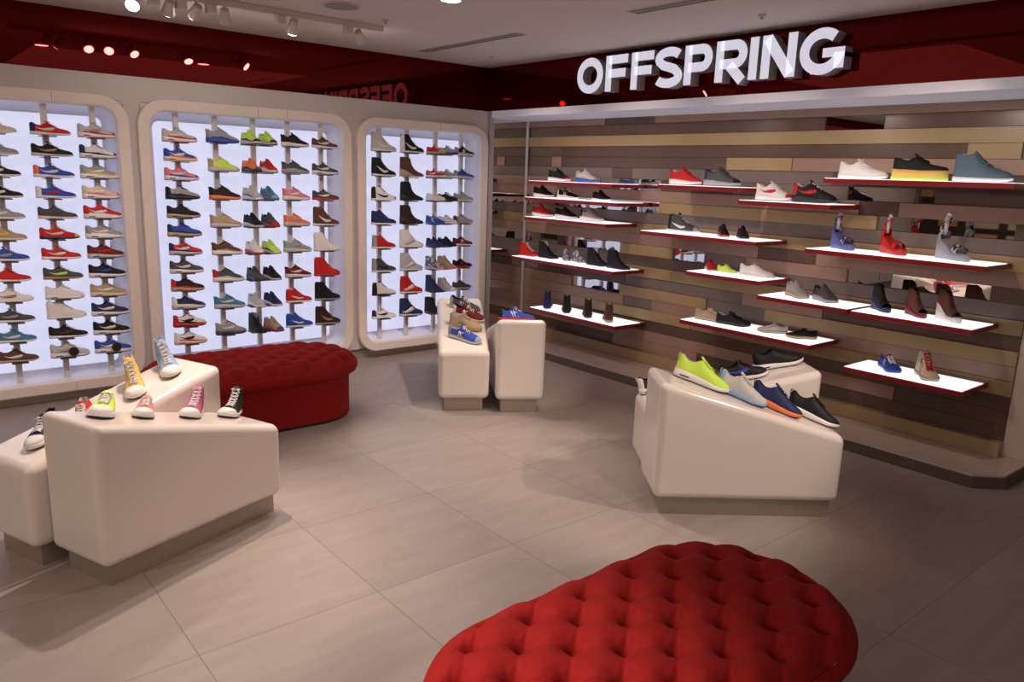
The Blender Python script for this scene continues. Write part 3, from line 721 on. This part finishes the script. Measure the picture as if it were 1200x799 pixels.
def tongue_mesh(kind):
    key = 'tongue_' + kind
    if key in CACHE: return CACHE[key]
    K = KIND[kind]; uc = K['uc']; tall = kind in 'HVW'
    us = [(uc + .20, .004), (uc + .12, .010), (uc + .05, .016), (uc + .01, .03), (uc - .025, .045), (uc - .045, .06 if not tall else .07)]
    bm = bmesh.new(); rings = []
    for i, (u, dz) in enumerate(us):
        zb = lerp(K['rim'], max(u, uc)) + dz; hw = .055 + .006 * i if i < 5 else .06
        cx = geo(kind, u)[5]; th = .020
        rings.append([bm.verts.new((u - .5 + q, cx + y, zb + z)) for y, z, q in ((-hw, -.022, 0), (-hw * .6, 0, 0), (0, .006, 0), (hw * .6, 0, 0), (hw, -.022, 0), (hw * .6, -th, -th), (-hw * .6, -th, -th))])
    for a, b in zip(rings, rings[1:]):
        for j in range(7): bm.faces.new((a[j], a[(j + 1) % 7], b[(j + 1) % 7], b[j]))
    bm.faces.new(rings[0]); bm.faces.new(rings[-1][::-1])
    return finish(key, bm)
def lace_mesh(kind):
    key = 'laces_' + kind
    if key in CACHE: return CACHE[key]
    K = KIND[kind]; uc = K['uc']; bm = bmesh.new()
    n = {'V': 7, 'J': 6, 'H': 6, 'W': 7, 'P': 6}.get(kind, 5); u1 = .70 if kind in 'VJ' else .64
    r = .0125 if kind in 'VJ' else .009
    for k in range(n):
        t = k / (n - 1); u = u1 + (uc + .015 - u1) * t; du = (uc - u1) / n * .55
        for sg in (1, -1):
            pts = []
            for q in (-1, -.5, 0, .5, 1):
                uu = u + du * q * sg * .8; z = lerp(K['rim'], uu) + .022 - .022 * q * q + (.004 if sg > 0 else 0); pts.append((uu - .5, geo(kind, uu)[5] + q * .072, z))
            tube(bm, pts, r, 5)
            if k % 2 == 0 and kind not in 'VJ': break
    if kind in 'VJAC':                                                # small bow at the top
        u = uc + .02; z = lerp(K['rim'], u) + .03
        for s in (-1, 1): tube(bm, [(u - .5, 0, z), (u - .48, s * .04, z + .02), (u - .44, s * .075, z), (u - .46, s * .05, z - .012), (u - .5, 0, z)], r * .8, 5)
    return finish(key, bm)
def side_poly(kind, polys, key, off=.006):
    if key in CACHE: return CACHE[key]
    bm = bmesh.new()
    for side in (-1, 1):
        for top, bot in polys:                    # two matching rows of (u, s)
            A = [bm.verts.new(outer(kind, u, s, side, off)) for u, s in top]; B = [bm.verts.new(outer(kind, u, s, side, off)) for u, s in bot]
            A2 = [bm.verts.new(outer(kind, u, s, side, -.004)) for u, s in top]; B2 = [bm.verts.new(outer(kind, u, s, side, -.004)) for u, s in bot]
            for i in range(len(A) - 1):
                bm.faces.new((A[i], A[i + 1], B[i + 1], B[i])); bm.faces.new((A[i], A[i + 1], A2[i + 1], A2[i])); bm.faces.new((B[i], B[i + 1], B2[i + 1], B2[i]))
    return finish(key, bm)
TICK_T = [(.14, .70), (.22, .60), (.30, .52), (.38, .50), (.44, .54), (.50, .62), (.565, .80)]
TICK_B = [(.14, .68), (.22, .48), (.30, .33), (.38, .25), (.45, .26), (.52, .36), (.60, .62)]
def logo_mesh(kind, lg):
    key = 'logo_%s_%s' % (lg, kind)
    if key in CACHE: return CACHE[key]
    hi = kind in 'HW'
    if lg == 't':
        T, B = TICK_T, TICK_B
        if hi: T = [(u + .02, s * .75) for u, s in T]; B = [(u + .02, s * .75) for u, s in B]
        return side_poly(kind, [(T, B)], key)
    if lg == 'n': return side_poly(kind, [([(.36, .75), (.40, .75)], [(.34, .25), (.38, .25)]), ([(.37, .75), (.42, .75)], [(.43, .25), (.48, .25)]), ([(.46, .75), (.50, .75)], [(.44, .25), (.48, .25)])], key)
    if lg == 's': return side_poly(kind, [([(.34 + d, .78), (.375 + d, .78)], [(.42 + d, .15), (.455 + d, .15)]) for d in (0, .07, .14)], key)
    if lg == 'c': return side_poly(kind, [([(.08, .20), (.20, .22), (.32, .34), (.42, .60), (.50, .80)], [(.08, .10), (.22, .08), (.36, .16), (.50, .40), (.60, .66)])], key)
    if lg == 'o':                                                     # round ankle patch
        top = []; bot = []
        for k in range(9):
            t = PI * k / 8; top.append((.20 - .055 * math.cos(t), .78 + .12 * math.sin(t))); bot.append((.20 - .055 * math.cos(t), .78 - .12 * math.sin(t)))
        return side_poly(kind, [(top, bot)], key)
def window_mesh():
    key = 'air_window'
    if key in CACHE: return CACHE[key]
    bm = bmesh.new()
    for s in (-1, 1):
        pass
    box(bm, .12 - .5, .29 - .5, -.143, .147, .050, .075)
    return finish(key, bm)
def pull_mesh():
    key = 'heel_tab'
    if key in CACHE: return CACHE[key]
    bm = bmesh.new(); tube(bm, [(-.495, 0, .30), (-.51, 0, .36), (-.515, 0, .40), (-.50, 0, .415), (-.485, 0, .39), (-.48, 0, .33)], .010, 5)
    return finish(key, bm)
NAMEOF = {'C': 'sneaker', 'A': 'running_shoe', 'R': 'running_shoe', 'H': 'high_top', 'V': 'canvas_high_top', 'J': 'canvas_sneaker', 'W': 'wedge_sneaker', 'Q': 'wedge_boot', 'T': 'ankle_boot', 'K': 'platform_shoe', 'P': 'platform_heel', 'S': 'wedge_sandal'}
WORDS = {'C': 'low sneaker', 'A': 'cushioned runner', 'R': 'running shoe', 'H': 'high-top sneaker', 'V': 'canvas high-top', 'J': 'low canvas sneaker', 'W': 'wedge high-top', 'Q': 'wedge ankle boot', 'T': 'ankle boot', 'K': 'layered-sole shoe', 'P': 'platform heel', 'S': 'wedge sandal'}
def put(name, me, m, parent, label=None):
    if not me.materials: me.materials.append(None)
    o = bpy.data.objects.new(name, me); COL.objects.link(o); o.parent = parent
    o.material_slots[0].link = 'OBJECT'; o.material_slots[0].material = m
    return o
def shoe(code, loc, yaw=0.0, L=0.25, place='', group='', label=None, tilt=None, lace=None, tag_disc=False):
    """code: kind, main, band, heel, toe, sole, mark colour, mark"""
    kind, mc, bc, hc, tc, sc, lc, lg = code
    root = empty(NAMEOF[kind], loc); root.scale = (L, L, L)
    R = Matrix.Rotation(yaw, 3, 'Z')
    if tilt is not None: R = tilt @ R
    root.rotation_euler = R.to_euler()
    if label is None:
        cols = CL[mc][0]
        for q in (bc, hc, tc, lc):
            if q != mc and CL[q][0] != cols: cols += ' and ' + CL[q][0]; break
        label = '%s %s, %s' % (cols, WORDS[kind], place)
    tag(root, label, 'shoe', group)
    regs = {'main'}; extra = []
    for r, c in (('band', bc), ('heel', hc), ('toe', tc)):
        if c != mc: extra.append((r, c))
        else: regs.add('-' + r)
    put('upper', upper_mesh(kind, regs, 'upper_%s_%s' % (kind, '_'.join(sorted(regs)))), cmat(mc), root)
    for r, c in extra:
        if kind in 'QTPS' or (r == 'band' and kind in 'HVWJK'): continue
        put({'band': 'mudguard', 'heel': 'heel_counter', 'toe': 'toe_cap'}[r], upper_mesh(kind, {r}, 'upper_%s_only_%s' % (kind, r)), cmat(c), root)
    if kind != 'S': put('lining', upper_mesh(kind, {'lining'}, 'upper_%s_only_lining' % kind), cmat('K' if sc != 'K' and mc in 'KNDMFX' else 'H'), root)
    put('sole', sole_mesh(kind), cmat(sc, 'sole'), root)
    if kind in 'ARVJKW': put('outsole', outsole_mesh(kind), cmat('D' if kind in 'VJ' else bc if kind == 'A' and bc in 'RBO' else 'D', 'sole'), root)
    if kind in 'CARHVJWK': put('tongue', tongue_mesh(kind), cmat(hc if kind in 'AH' else mc), root)
    if kind in 'CARHVJWKP': put('laces', lace_mesh(kind), cmat(lace or ('W' if kind in 'VJ' or mc in 'KNBRDMW' and lg != '-' else mc)), root)
    if lg != '-': put('side_mark', logo_mesh(kind, lg), cmat(lc), root)
    if kind == 'A' or group == 'running shoes on the right podiums': put('air_window', window_mesh(), cmat('D', 'sole'), root)
    if kind == 'R': put('heel_tab', pull_mesh(), cmat(hc), root)
    if kind == 'S':
        key = 'ankle_strap'
        if key not in CACHE:
            bm = bmesh.new(); n = 24; rg = []
            for k in range(n):
                t = 2 * PI * k / n; x = -.34 + .13 * math.cos(t); y = .10 * math.sin(t); z = .84 + .07 * math.cos(t)
                rg.append([bm.verts.new((x * (1 if q == 0 else 1), y, z + q * .05)) for q in (0, 1)] + [bm.verts.new((-.34 + .112 * math.cos(t), .085 * math.sin(t), z + q * .05)) for q in (1, 0)])
            for a in range(n):
                for j in range(4): bm.faces.new((rg[a][j], rg[(a + 1) % n][j], rg[(a + 1) % n][(j + 1) % 4], rg[a][(j + 1) % 4]))
            finish(key, bm)
        put('ankle_strap', CACHE[key], cmat(hc), root)
        key = 'acrylic_form'
        if key not in CACHE:
            bm = bmesh.new(); tube(bm, [(-.36, 0, .56), (-.34, 0, .75), (-.35, 0, .95), (-.30, 0, 1.06), (-.24, 0, 1.0)], .045, 10); finish(key, bm)
        put('acrylic_form', CACHE[key], mat('frosted_acrylic', (0.62, 0.60, 0.62), 0.25), root)
    if tag_disc:
        bm = bmesh.new(); cyl(bm, (0, 0, 0), .13, .13, .02, 20, Matrix.Translation((.06, -.19, .17)) @ Matrix.Rotation(PI / 2, 4, 'X')); link('round_tag', bm, cmat('X'), root)
    return root

ORD = ['top', 'second from top', 'third from top', 'fourth from top', 'fifth from top', 'sixth from top', 'sixth from bottom', 'fifth from bottom', 'fourth from bottom', 'third from bottom', 'second from bottom', 'bottom']
ORD8 = ['top', 'second from top', 'third from top', 'fourth from top', 'fourth from bottom', 'third from bottom', 'second from bottom', 'bottom']
def rail_of(bi, rx, codes, place, group, dx=0.0, yaw=0.0, L=0.25, disc=(), yy=6.275):
    n = len(codes); twelve = n > 8
    for k, c in enumerate(codes):
        z = 1.9095 - 0.1423 * k if twelve else 1.9185 - 0.2185 * k
        shoe(c, (rx + dx, yy, z), yaw + random.uniform(-.06, .06), L * random.uniform(.98, 1.02), '%s, %s' % ((ORD if twelve else ORD8)[k], place), group, tag_disc=k in disc)
rail_of(0, 0.712, ['CCCCCWC-','CGGGGCG-','CKKKKWWt','CKKKKWWt','CGGGGWWt','CTTTTCYt','CBBBBWGt','CRRRRWW-','CWWWWWZt','CDDDDWGt','CEEEEWWt','CFFFFTWt'], 'leftmost visible rail, left light box', 'shoes on the leftmost rail', dx=-0.005)
rail_of(0, 1.01, ['CRRNRWWt','CKKKKHZt','CBBOBWWt','CBBWBWRt','CDDDDCDt','CRRRYKCt','CRRRRWWt','CDDDDZVt','AWWWWWW-','HWWWWWW-','CKKKKWFt','AHLHHWGt'], 'middle rail, left light box', 'shoes on the middle rail of the left box', dx=0.02, disc=(11,))
rail_of(0, 1.313, ['AHRHRWGt','AWNNNWWt','AGYGYWWt','ACPCPWWt','ARWRRWWt','AGWGGWWt','AMMMMHRt','AKKKKWBt','ATTTTCWt','ANNNNWWt','AKKKKWWt','ABHBBWWt'], 'right rail, left light box', 'shoes on the right rail of the left box', dx=0.005, disc=(11,))
rail_of(1, 1.885, ['AHRHRWWt','ABOBOCWt','APBPBWWt','AGKKGKD-','AKKKKTR-','ABNNNTK-','ARNNRHWt','ADDDDWWt','AKRRKTK-','ANWWBHNt','AWKRWRKt','AWRWWCNt'], 'first rail, middle light box', 'shoes on the first rail of the middle box', dx=0.0)
rail_of(1, 2.18, ['RGBGGBG-','RVVTVHV-','RKKKKOK-','RTTTTHT-','RFTFPWF-','RDHRHWD-','REEEEHWt','RGGGGDWt'], 'second rail, middle light box', 'shoes on the second rail of the middle box', dx=0.03)
rail_of(1, 2.485, ['RVKVKHV-','ROKODKO-','RHBHLWR-','RKKKKHV-','RWWWWRO-','RDNDDNW-','RHHHHWR-','TKKKKKK-'], 'left of pair, third rail, middle box', 'left hand pairs on the third rail', dx=-0.065, yaw=-1.38, L=0.24, yy=6.235)
rail_of(1, 2.485, ['RVHVKHV-','RRWRRWW-','RERELER-','RDDDRRD-','RVNVVHN-','RKDKKHG-','RNNNNWN-','RTTTBRB-'], 'right of pair, third rail, middle box', 'right hand pairs on the third rail', dx=0.075, yaw=-1.38, L=0.24, yy=6.235)
rail_of(1, 2.78, ['RKKKKWK-','RDGDGGG-','RPPPPWWt','ROOOOHGt','RGGGGHGt','RMMMMWWt','HRRRRWWt','HBBBBWWt'], 'fourth rail, middle light box', 'shoes on the fourth rail of the middle box', dx=0.03, L=0.24)
rail_of(1, 3.08, ['CFFFFWWt','ADDDDWWt','CDDDDRWt','WFFFFWWt','WWWWWWW-','WRRRRRR-','WKKKKGK-','WXXXXGZt'], 'fifth rail, middle light box', 'shoes on the fifth rail of the middle box', dx=0.0, L=0.24)
rail_of(2, 3.655, ['WHHHHWWt','WKKKKWWt','HWWKRWKt','HNNNNWW-','HRRGRWRt','HDDGDWKt','HWWKWKK-','CWWNWWNt'], 'first rail, right light box', 'shoes on the first rail of the right box', dx=0.0, L=0.25)
rail_of(2, 3.95, ['WKWWKWWt','QFFFFTF-','QKKKKKK-','QXXXXXX-','WWWWWWHc','WHHHHWWc','WRRRRWWc','WNNNNHWc'], 'second rail, right light box', 'shoes on the second rail of the right box', dx=0.005, L=0.25)
rail_of(2, 4.27, ['JRRRYTY-','JRRRRWWt','JWWWWWW-','CBBBBBWs','CNNNNNW-','HIIIPHP-','TNNNNKN-','TKKKKFK-'], 'left of pair, third rail, right box', 'left hand pairs on the right box rail', dx=-0.07, yaw=-1.35, L=0.24, yy=6.235)
rail_of(2, 4.27, ['JLAALFL-','JGGGGWG-','JKKKKKK-','JWWWWWW-','CKKKKKK-','HTTTPPT-','HHHHWWH-','CBRBBWR-'], 'right of pair, third rail, right box', 'right hand pairs on the right box rail', dx=0.07, yaw=-1.35, L=0.24, yy=6.235)
rail_of(2, 4.575, ['CKGGKWWn','CBGGBHBn','CGGGGWW-','CGGFGTF-','CMMMMWWn','CKKKKRRn','CDDDDHG-'], 'last rail, right light box', 'shoes on the last rail of the right box', dx=-0.02, L=0.23)

# shoes on the slatted wall shelves: toe to the viewer's right is yaw -90 degrees
DEG = PI / 180
def on_shelf(code, y, zt, yaw, L, label, X=5.21, lace=None):
    return shoe(code, (X, y, zt + 0.0005), yaw * DEG, L, group='shoes on the slatted wall shelves', label=label, lace=lace)
g = on_shelf
g('RKKKRWK-', 5.60, 1.705, -80, .26, 'black and red running shoe on the highest shelf by the corner mirror')
g('RHGTGBH-', 5.22, 1.705, -80, .26, 'grey white running shoe, right one on the highest shelf by the mirror')
g('RKKKKWK-', 5.82, 1.545, -80, .25, 'black running shoe with white sole, left on the second shelf by the mirror')
g('CKWWKWWs', 5.47, 1.545, -80, .25, 'black and white striped sneaker in the middle of the second shelf by the mirror')
g('CKKKKWK-', 5.02, 1.545, -95, .24, 'low black shoe at the right end of the second shelf by the mirror')
g('RRRRRWR-', 5.82, 1.355, -75, .25, 'bright red running shoe on the third shelf by the corner mirror')
g('RKKKKWK-', 5.48, 1.355, -75, .25, 'black running shoe between a red and a grey one, third shelf by the mirror')
g('RGGKGWK-', 5.13, 1.355, -80, .26, 'grey running shoe at the right of the third shelf by the mirror')
g('VRRRRRR-', 5.98, 0.945, -75, .25, 'red laced canvas high-top at the left end of the boot shelf', X=5.19)
g('TKKKKKK-', 5.71, 0.945, -85, .26, 'plain black ankle boot beside the red high-top')
g('HIIIIWH-', 5.45, 0.945, -125, .22, 'pale patterned high-top, left one of the middle pair on the boot shelf')
g('HIIIIWH-', 5.27, 0.945, -100, .22, 'pale patterned high-top, right one of the middle pair on the boot shelf')
g('TKKKKKK-', 5.02, 0.945, -85, .26, 'shiny black ankle boot, second from the right on the boot shelf')
g('TKNNKNK-', 4.76, 0.945, -85, .26, 'black ankle boot with a dark blue heel, last on the boot shelf')
for y, c, nm in ((5.67, 'NNNNN', 'navy boot seen from behind, leftmost of four on the low shelf'), (5.39, 'KKKKK', 'black boot seen from behind, second of four on the low shelf'), (5.10, 'XXXXX', 'dark brown boot seen from behind, third of four on the low shelf'), (4.83, 'FFFFT', 'brown boot seen from behind, rightmost of four on the low shelf')):
    g('T' + c + c[0] + '-', y, 0.46, 47, .28, nm, X=5.19)
g('RRRRRWW-', 4.08, 1.718, -85, .30, 'red-orange sneaker with pale sole on the shelf left of centre')
g('RDDNKGK-', 3.72, 1.718, -85, .32, 'black and blue patterned sneaker beside the red-orange one')
g('HDGKGWWt', 4.06, 1.330, -80, .29, 'dark grey high-top sneaker with pale side mark on the middle shelf')
g('RKKKKRK-', 3.67, 1.330, -130, .20, 'small black sneaker with red sole, left of two on the middle shelf')
g('RKKRKKR-', 3.49, 1.330, -130, .20, 'small black sneaker with red tongue, right of two on the middle shelf')
g('CRLNRWR-', 3.76, 1.045, -130, .22, 'small red and light blue shoe beside a white sneaker')
g('CVVVVWV-', 3.60, 1.045, -85, .18, 'small lime green flat shoe beside a white sneaker')
g('CWWWWWW-', 3.33, 1.045, -85, .29, 'white low sneaker on the short shelf below the middle')
g('JTTTTTT-', 3.71, 0.645, -80, .29, 'beige slip-on shoe at the left end of the long lower shelf')
g('JKKKKKK-', 3.50, 0.645, -80, .29, 'black strapped shoe second on the long lower shelf', lace='K')
g('JHHHHTH-', 3.15, 0.645, 130, .22, 'pale grey shoe turned away, third on the long lower shelf')
g('JKKKKTK-', 2.91, 0.645, 130, .22, 'black shoe turned away, last on the long lower shelf', lace='K')
g('CWWWWWW-', 2.60, 1.803, -88, .33, 'translucent white sneaker at the left of the topmost right shelf')
kp = g('KKKKKYC-', 2.23, 1.803, -88, .34, 'black shoe with gold and lime layered sole on the topmost shelf', lace='K')
for q in kp.children:
    if q.name.startswith('outsole'): q.material_slots[0].material = cmat('V', 'sole'); q.scale = (1.035, 1.12, 3.4)
g('HSSSSWS-', 1.86, 1.803, -88, .33, 'slate blue high-top with white sole on the topmost right shelf')
g('RWWWRWRt', 3.25, 1.627, -88, .30, 'white running shoe with red mark on the upper right shelf')
g('RKKRKKRt', 2.93, 1.627, -88, .33, 'black running shoe with red mark on the upper right shelf')
g('SAAAAAA-', 2.68, 1.320, -120, .24, 'navy patterned wedge sandal, left of three on the right shelf')
g('SRRRRRR-', 2.33, 1.320, -120, .24, 'red wedge sandal between two patterned ones')
g('SIIIIII-', 1.96, 1.320, -120, .27, 'grey blue patterned wedge sandal, right of three')
g('RGGGGTG-', 2.98, 0.942, -115, .25, 'grey brown sneaker, left of two on the short glowing shelf')
g('RDDKDGK-', 2.76, 0.942, -115, .25, 'dark patterned sneaker, right of two on the short glowing shelf')
g('PKKKKNK-', 2.36, 0.936, -125, .20, 'black platform heel, left of three on the glowing shelf')
g('PFFFFMF-', 2.13, 0.936, -125, .20, 'brown platform heel between two others on the glowing shelf')
g('PFFBFWB-', 1.93, 0.936, -125, .22, 'brown platform heel with white sole, right of three on the glowing shelf')
g('JBBBBBYs', 2.25, 0.550, -135, .27, 'blue sneaker with yellow stripes on the lowest right shelf')
bt = g('VCCCCTKs', 2.01, 0.550, -140, .29, 'tall cream boot with red laces and black stripes on the lowest right shelf', lace='R')

# shoes on the podiums
def on_pod(code, pk, a, b, yaw_world, L, label, lace=None, toe=False, group=None):
    P = POD[pk]; yw = yaw_world * DEG
    c, s_ = math.cos(P['yaw']), math.sin(P['yaw'])
    slope = (P['zb'] - P['za']) / P['L']
    X = P['o'].x + a * c - b * s_; Y = P['o'].y + a * s_ + b * c
    if toe: X -= math.cos(yw) * L * .5; Y -= math.sin(yw) * L * .5
    aa = (X - P['o'].x) * c + (Y - P['o'].y) * s_
    n = Vector((-slope * c, -slope * s_, 1)).normalized()
    tilt = Vector((0, 0, 1)).rotation_difference(n).to_matrix()
    z = P['za'] + slope * aa
    return shoe(code, (X, Y, z + 0.001), yw, L, group=group, label=label, tilt=tilt, lace=lace)
G1 = 'canvas sneakers on the left podiums'
p = on_pod
p('JVVVWWV-', 'A1', .115, .155, -108, .285, 'lime and cream patterned canvas sneaker at the high end of the front left podium', toe=True, group=G1)
p('JRRRWWR-', 'A2', .275, .05, -108, .26, 'dark red canvas sneaker half hidden behind the lime patterned one', toe=True, group=G1)
p('JPPPWWP-', 'A1', .315, .155, -106, .25, 'coral pink low canvas sneaker on the front left podium', toe=True, group=G1)
p('VUUUWWU-', 'A1', .545, .160, -116, .26, 'purple pink canvas high-top on the front left podium', toe=True, group=G1)
p('VKKKWWK-', 'A1', .775, .185, -122, .26, 'black canvas high-top at the low end of the front left podium', toe=True, group=G1)
p('VYYYWWW-', 'A2', .59, .10, -103, .27, 'mustard yellow canvas high-top on the rear left podium', toe=True, group=G1)
p('VLLLWWL-', 'A2', .815, .12, -97, .27, 'light blue canvas high-top at the highest end of the rear left podium', toe=True, group=G1)
p('JNNNWWN-', 'A2', .10, .13, -122, .27, 'navy canvas sneaker at the low left end, by the picture edge', toe=True, group=G1)
G2 = 'running shoes on the right podiums'
p('RVVVVWV-', 'C1', .27, .26, -60, .31, 'bright lime running shoe with white sole on the right podium', group=G2, lace='V')
p('RHHLHLH-', 'C1', .475, .20, -72, .29, 'light grey running shoe with blue sole on the right podium', group=G2)
p('RNNNNOK-', 'C1', .665, .185, -70, .29, 'navy running shoe with coral orange sole on the right podium', group=G2, lace='N')
p('RKKKKWK-', 'C1', .885, .215, -66, .29, 'black running shoe with white sole at the low end of the right podium', group=G2, lace='K')
p('AKKKKWBt', 'C2', .60, .17, -42, .27, 'black running shoe with blue mark on the rear right podium', group=G2, lace='K')
p('AKKKKWK-', 'C2', .83, .26, -42, .29, 'large black running shoe with white sole at the highest end of the rear podium', group=G2, lace='K')
p('RKKKRKR-', 'C2', .36, .29, -50, .25, 'black and red running shoe half hidden behind the lime one', group=G2)
p('RKKWKWW-', 'C2', .14, .30, -40, .26, 'black and white sneaker at the low end, peeping out behind the right podium', group=G2)
G3 = 'sneakers on the podiums before the corner'
p('CDGGDTGn', 'B1', .72, .15, -62, .28, 'grey brown sneaker farthest up the narrow podium before the corner', group=G3)
p('CMWWMCWn', 'B1', .56, .13, -62, .28, 'maroon and white sneaker second from the far end of the narrow podium', group=G3)
p('CTTTTZTn', 'B1', .40, .16, -62, .28, 'tan sneaker third from the far end of the narrow podium', group=G3, lace='T')
p('CBGGLHHn', 'B1', .19, .18, -62, .28, 'blue sneaker with white laces nearest the viewer on the narrow podium', group=G3)
p('CBBKBRWs', 'B2', .20, .20, -50, .28, 'bright blue sneaker on top of the taller fronted podium before the corner', group=G3)
